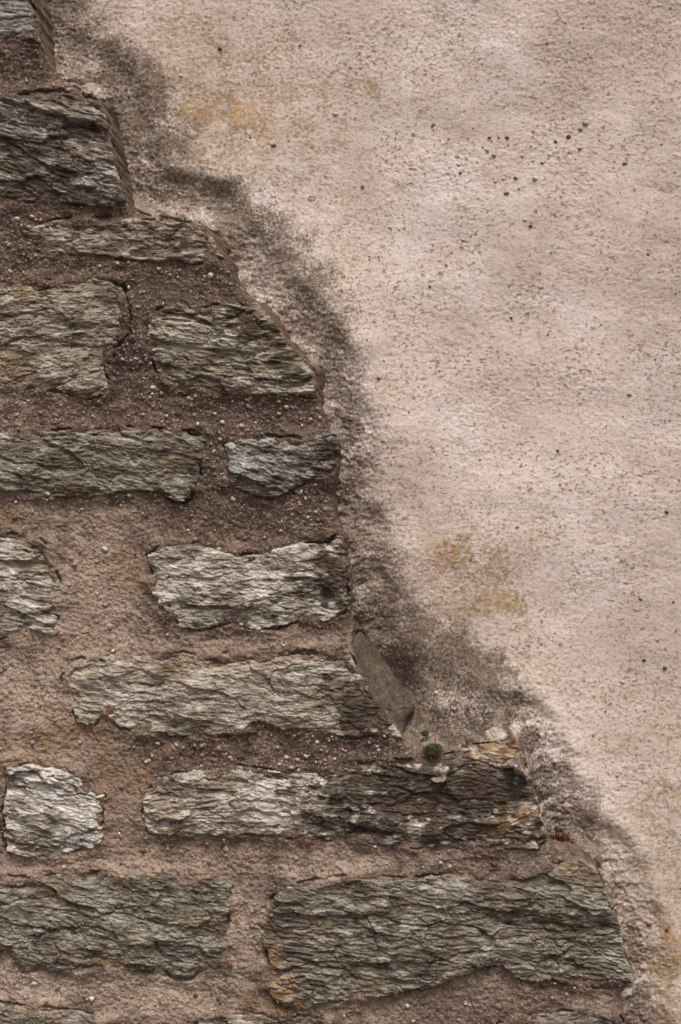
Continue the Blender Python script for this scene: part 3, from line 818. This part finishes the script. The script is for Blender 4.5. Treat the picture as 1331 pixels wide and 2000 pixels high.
def union_s(x, y):
    out = np.full(x.shape, -1e3, f32)
    for st in STONES:
        out = np.maximum(out, sdf(st['p'], x, y))
    return out + rough_edge(x, y)


rs = np.random.RandomState(5)
gmat = tint_material('grit')
N = 30000
x = rs.uniform(-40, 1250, N).astype(f32)
y = rs.uniform(-20, 2020, N).astype(f32)
swv = sdf(WALL, x, y)
suv = union_s(x, y)
dens = sstep(-0.45, 0.5, fbm(x / 90, y / 60, 800, 2))
coarse = np.where((y < 1010) | ((y > 1400) & (y < 1520) & (x > 420)), 1.0, 0.42)
ok = (swv > 3) & (suv < -4) & (rs.rand(N) < dens * coarse)
x, y, suv, swv = x[ok], y[ok], suv[ok], swv[ok]
hm = mortar_h(x, y, suv, swv)
r = 0.0006 + 0.0021 * rs.rand(len(x)) ** 3.5
co = W(x, y, hm) + np.stack([0 * r, -0.25 * r, 0 * r], -1)
grains('aggregate', co, r, rs, gmat, root, RO)

N = 15000
x = rs.uniform(60, 1360, N).astype(f32)
y = rs.uniform(-20, 2020, N).astype(f32)
hp, qq = plaster_eval(x, y)
dens = 0.10 + 0.80 * sstep(120, 40, qq) + 0.25 * sstep(0.0, 0.7, fbm(x / 120, y / 90, 810, 2)) + 0.4 * np.exp(-((x - 990) / 150) ** 2 - ((y - 290) / 60) ** 2) + 0.9 * np.exp(-((x - 880) / 110) ** 2 - ((y - 1415) / 40) ** 2)
ok = (qq > 8) & (rs.rand(N) < dens)
x, y, hp = x[ok], y[ok], hp[ok]
r = 0.0005 + 0.0011 * rs.rand(len(x)) ** 3.0
co = W((x - CX) * kf + CX, (y - CY) * kf + CY, hp)
grains('aggregate', co, r, rs, gmat, plaster, PO)

# pebbles large enough to pick out one by one
PEBCOL = dict(red=(.17, .042, .028), rust=(.26, .115, .060), cream=(.46, .37, .30), white=(.52, .46, .41), grey=(.22, .19, .165), dark=(.085, .064, .052), pink=(.36, .24, .195))
peb_mesh = {}
for cn, cc in PEBCOL.items():
    rp = np.random.RandomState(len(cn) * 7 + ord(cn[0]))
    fine = np.concatenate([ICO] + [((ICO[f[0]] + ICO[f[1]] + ICO[f[2]]) / 3)[None] for f in ICF])
    fine /= np.linalg.norm(fine, axis=1)[:, None]
    ff = []
    for j, f in enumerate(ICF):
        ff += [(f[0], f[1], 12 + j), (f[1], f[2], 12 + j), (f[2], f[0], 12 + j)]
    vv = fine * (1 + 0.13 * rp.randn(32, 1)) * np.array((1.1, .75, .85))
    me = mesh_from('pebble', vv, np.array(ff))
    k = NT('pebble_' + cn, 0.6, 0.35)
    nn = k.noise(k.coord(), 1.6, 4, 0.6)
    me.materials.append(k.done(k.ramp(nn, [(0.3, tuple(q_ * .65 for q_ in cc)), (0.65, cc)])))
    peb_mesh[cn] = me


def pebble(px, py, rad, cn, on):
    o = bpy.data.objects.new('pebble', peb_mesh[cn])
    ax, ay = np.array([px], f32), np.array([py], f32)
    if on == 'm':
        hh = mortar_h(ax, ay, union_s(ax, ay), sdf(WALL, ax, ay))
        p = W(ax, ay, hh)[0]
        base, par = RO, root
    else:
        hh, _ = plaster_eval(ax, ay)
        p = W((ax - CX) * kf + CX, (ay - CY) * kf + CY, hh)[0]
        base, par = PO, plaster
    o.location = p - base
    sz = rad * S * (.62 + .45 * rs.rand())
    o.scale = (sz * (.9 + .4 * rs.rand()), sz, sz * (.8 + .3 * rs.rand()))
    o.rotation_euler = (rs.rand() * 6, rs.rand() * .6, rs.rand() * .6)
    link(o, par)


for a in [(1112, 266, 6, 'red'), (957, 268, 4.5, 'red'), (992, 268, 4, 'dark'), (975, 268, 3.5, 'dark'), (951, 292, 5, 'cream'), (966, 302, 5, 'cream'), (1020, 305, 4, 'rust'),
          (896, 321, 5, 'white'), (1008, 347, 5, 'rust'), (984, 349, 4, 'cream'), (968, 354, 4.5, 'white'), (1046, 348, 6, 'white'), (990, 377, 5, 'rust'), (1222, 318, 6, 'grey'),
          (1133, 290, 4, 'rust'), (1043, 255, 5, 'cream'), (1075, 253, 4.5, 'pink'), (1145, 240, 6, 'cream'), (1136, 252, 5, 'grey'), (848, 242, 5, 'grey'), (845, 246, 4, 'dark'),
          (808, 260, 4, 'cream'), (943, 287, 3.5, 'dark'), (1086, 276, 4, 'dark'), (900, 338, 4, 'red'), (708, 363, 4, 'rust'), (1266, 498, 4.5, 'red'), (1026, 430, 4, 'white'),
          (1037, 442, 4.5, 'red'), (905, 470, 4, 'rust'), (1060, 318, 3.5, 'dark'), (1180, 1000, 3, 'dark'), (1303, 1000, 5, 'dark'), (1268, 1805, 6, 'red'), (1301, 1813, 7, 'red'),
          (1230, 1822, 4, 'red'), (1252, 1170, 4, 'rust'), (1285, 1250, 4, 'cream'), (1317, 1176, 4, 'red'), (1300, 1305, 5, 'dark'), (1083, 1484, 6, 'white'), (1218, 1333, 6, 'white'),
          (1260, 1290, 5, 'dark'), (1010, 1030, 4, 'dark'), (870, 300, 4, 'pink'), (355, 150, 6, 'white'), (338, 328, 6, 'cream'), (352, 380, 5, 'cream'), (535, 285, 5, 'rust'),
          (430, 95, 5, 'dark'), (490, 270, 4, 'dark'), (655, 222, 5, 'cream'), (1160, 1640, 4, 'cream'), (740, 740, 4, 'rust'), (852, 1352, 6, 'white'), (1000, 620, 3, 'dark'),
          (1170, 690, 4, 'cream'), (940, 700, 4, 'cream'), (840, 560, 3.5, 'dark'), (1090, 880, 3.5, 'dark'), (1230, 770, 4, 'pink')]:
    pebble(*a, 'p')
for a in [(605, 1645, 6, 'red'), (966, 1687, 7, 'red'), (935, 1672, 6, 'rust'), (880, 1645, 4, 'red'), (438, 1640, 6, 'cream'), (405, 1648, 5, 'rust'), (280, 1663, 6, 'red'),
          (442, 1660, 6, 'pink'), (68, 1921, 7, 'white'), (450, 1885, 5, 'red'), (490, 1853, 5, 'pink'), (382, 1945, 5, 'dark'), (430, 1960, 4, 'dark'), (309, 1452, 6, 'white'),
          (345, 1455, 5, 'cream'), (560, 1480, 5, 'white'), (598, 1478, 5, 'cream'), (570, 1499, 6, 'pink'), (543, 1460, 5, 'cream'), (95, 965, 5, 'white'), (205, 1073, 6, 'white'),
          (315, 640, 5, 'rust'), (282, 740, 6, 'rust'), (300, 757, 5, 'white'), (64, 423, 6, 'white'), (80, 418, 5, 'rust'), (35, 428, 6, 'cream'), (58, 445, 5, 'pink'), (20, 530, 6, 'cream'),
          (75, 536, 6, 'rust'), (110, 812, 6, 'grey'), (35, 830, 5, 'rust'), (405, 805, 5, 'rust'), (420, 808, 6, 'cream'), (435, 825, 5, 'white'), (488, 795, 6, 'grey'), (472, 832, 5, 'cream'),
          (545, 808, 5, 'pink'), (560, 795, 5, 'cream'), (430, 945, 5, 'rust'), (456, 975, 5, 'white'), (402, 1012, 6, 'grey'), (465, 1048, 5, 'rust'), (375, 1007, 4, 'pink'),
          (318, 540, 5, 'dark'), (325, 530, 5, 'cream'), (230, 515, 5, 'cream'), (195, 520, 5, 'pink'), (400, 540, 4, 'cream'), (30, 1012, 5, 'red'), (215, 1660, 4, 'rust'), (630, 1700, 4, 'red'),
          (10, 790, 5, 'rust'), (355, 960, 4, 'cream'), (240, 405, 5, 'rust'), (500, 825, 5, 'white'), (585, 820, 4, 'dark'), (270, 600, 4, 'pink'), (265, 700, 4, 'cream'), (740, 1465, 4, 'cream'),
          (670, 1465, 4, 'pink'), (450, 1480, 4, 'cream'), (395, 1475, 5, 'grey'), (620, 1450, 5, 'white'), (330, 1490, 4, 'rust')]:
    pebble(*a, 'm')

# ------------------------------------------------------------------ moss
moss_green = plain_material('moss_green', (0.028, 0.030, 0.011), (0.125, 0.118, 0.040), 600)
moss_rust = plain_material('moss_rust', (0.060, 0.022, 0.010), (0.205, 0.075, 0.028), 400)


def moss(name, p, rx, ry, rz, n, blade, mat, label, lean=0.35, seed=1):
    """a lumpy cushion carrying many short pointed leaves"""
    rm = np.random.RandomState(seed)
    root_o = empty(name, p)
    tag(root_o, label, 'moss', 'moss growing on the wall ledges')
    a, b = 18, 10
    th = np.linspace(0, 2 * np.pi, a, endpoint=False)
    phi = np.linspace(0.05, np.pi - 0.05, b)
    TH, PHI = np.meshgrid(th, phi)
    d = np.stack([np.cos(TH) * np.sin(PHI), np.sin(TH) * np.sin(PHI), np.cos(PHI)], -1)
    d = d * (0.62 + 0.55 * rm.rand(b, a, 1))
    v = d.reshape(-1, 3) * (rx, ry, rz)
    idx = np.arange(a * b).reshape(b, a)
    nxt = np.roll(idx, -1, 1)
    f = np.stack([idx[:-1], idx[1:], nxt[1:], nxt[:-1]], -1).reshape(-1, 4)
    me = mesh_from('cushion', v, f)
    me.materials.append(mat)
    link(bpy.data.objects.new('cushion', me), root_o)
    dirs = rm.randn(n, 3)
    dirs[:, 1] = -np.abs(dirs[:, 1])
    dirs[:, 2] = np.abs(dirs[:, 2]) - 0.3
    dirs /= np.linalg.norm(dirs, axis=1)[:, None]
    base = dirs * (rx, ry, rz) * (0.55 + 0.6 * rm.rand(n, 1))
    tip = base + (dirs + rm.randn(n, 3) * lean) * (blade * (0.5 + rm.rand(n, 1)))
    sidev = np.cross(dirs, rm.randn(n, 3))
    sidev /= np.linalg.norm(sidev, axis=1)[:, None]
    w = blade * 0.2
    midp = (base + tip) / 2 + rm.randn(n, 3) * blade * 0.1
    vv = np.stack([base - sidev * w, base + sidev * w, midp + sidev * w * .8, tip, midp - sidev * w * .8], 1).reshape(-1, 3)
    o5 = np.arange(n) * 5
    f1 = np.stack([o5, o5 + 1, o5 + 2, o5 + 4], -1)
    f2 = np.stack([o5 + 4, o5 + 2, o5 + 3, o5 + 3], -1)
    tri = np.concatenate([f1[:, [0, 1, 2]], f1[:, [0, 2, 3]], f2[:, [0, 1, 2]]])
    lm = mesh_from('leaves', vv, tri, smooth=False)
    lm.materials.append(mat)
    lo = link(bpy.data.objects.new('leaves', lm), root_o)
    lo['kind'] = 'stuff'


def on_plaster(px, py, lift=0.0):
    ax, ay = np.array([px], f32), np.array([py], f32)
    hh, _ = plaster_eval(ax, ay)
    f = 1 + max(0.0, -float(hh[0])) * 0.001 / DIST
    p = W((ax - CX) * f + CX, (ay - CY) * f + CY, hh)[0]
    return (p[0], p[1] - lift, p[2])


moss('moss_cushion', on_plaster(845, 1464, .010), .0104, .009, .0082, 1600, .0017, moss_green, 'round dark green moss cushion on the mortar ledge above the long brown stone', seed=2)
moss('moss_cushion', on_plaster(829, 1431, .007), .0040, .004, .0036, 300, .0014, moss_green, 'tiny green moss tuft just above left of the round moss cushion', seed=3)
moss('moss_cushion', on_plaster(702, 1238, .005), .0070, .005, .0055, 450, .0025, plain_material('moss_brown', (0.028, 0.020, 0.010), (0.10, 0.070, 0.030), 400),
     'brownish moss tuft in the corner above the smooth slanting stone flank', seed=4)
moss('moss_tuft', on_plaster(1088, 1644, .006), 0.0130, .007, .0055, 700, .0050, moss_rust, 'rusty red dried moss tuft in the joint at the right edge of the stones', lean=.6, seed=6)
print('built', sum(len(o.data.polygons) for o in bpy.data.objects if o.type == 'MESH'))
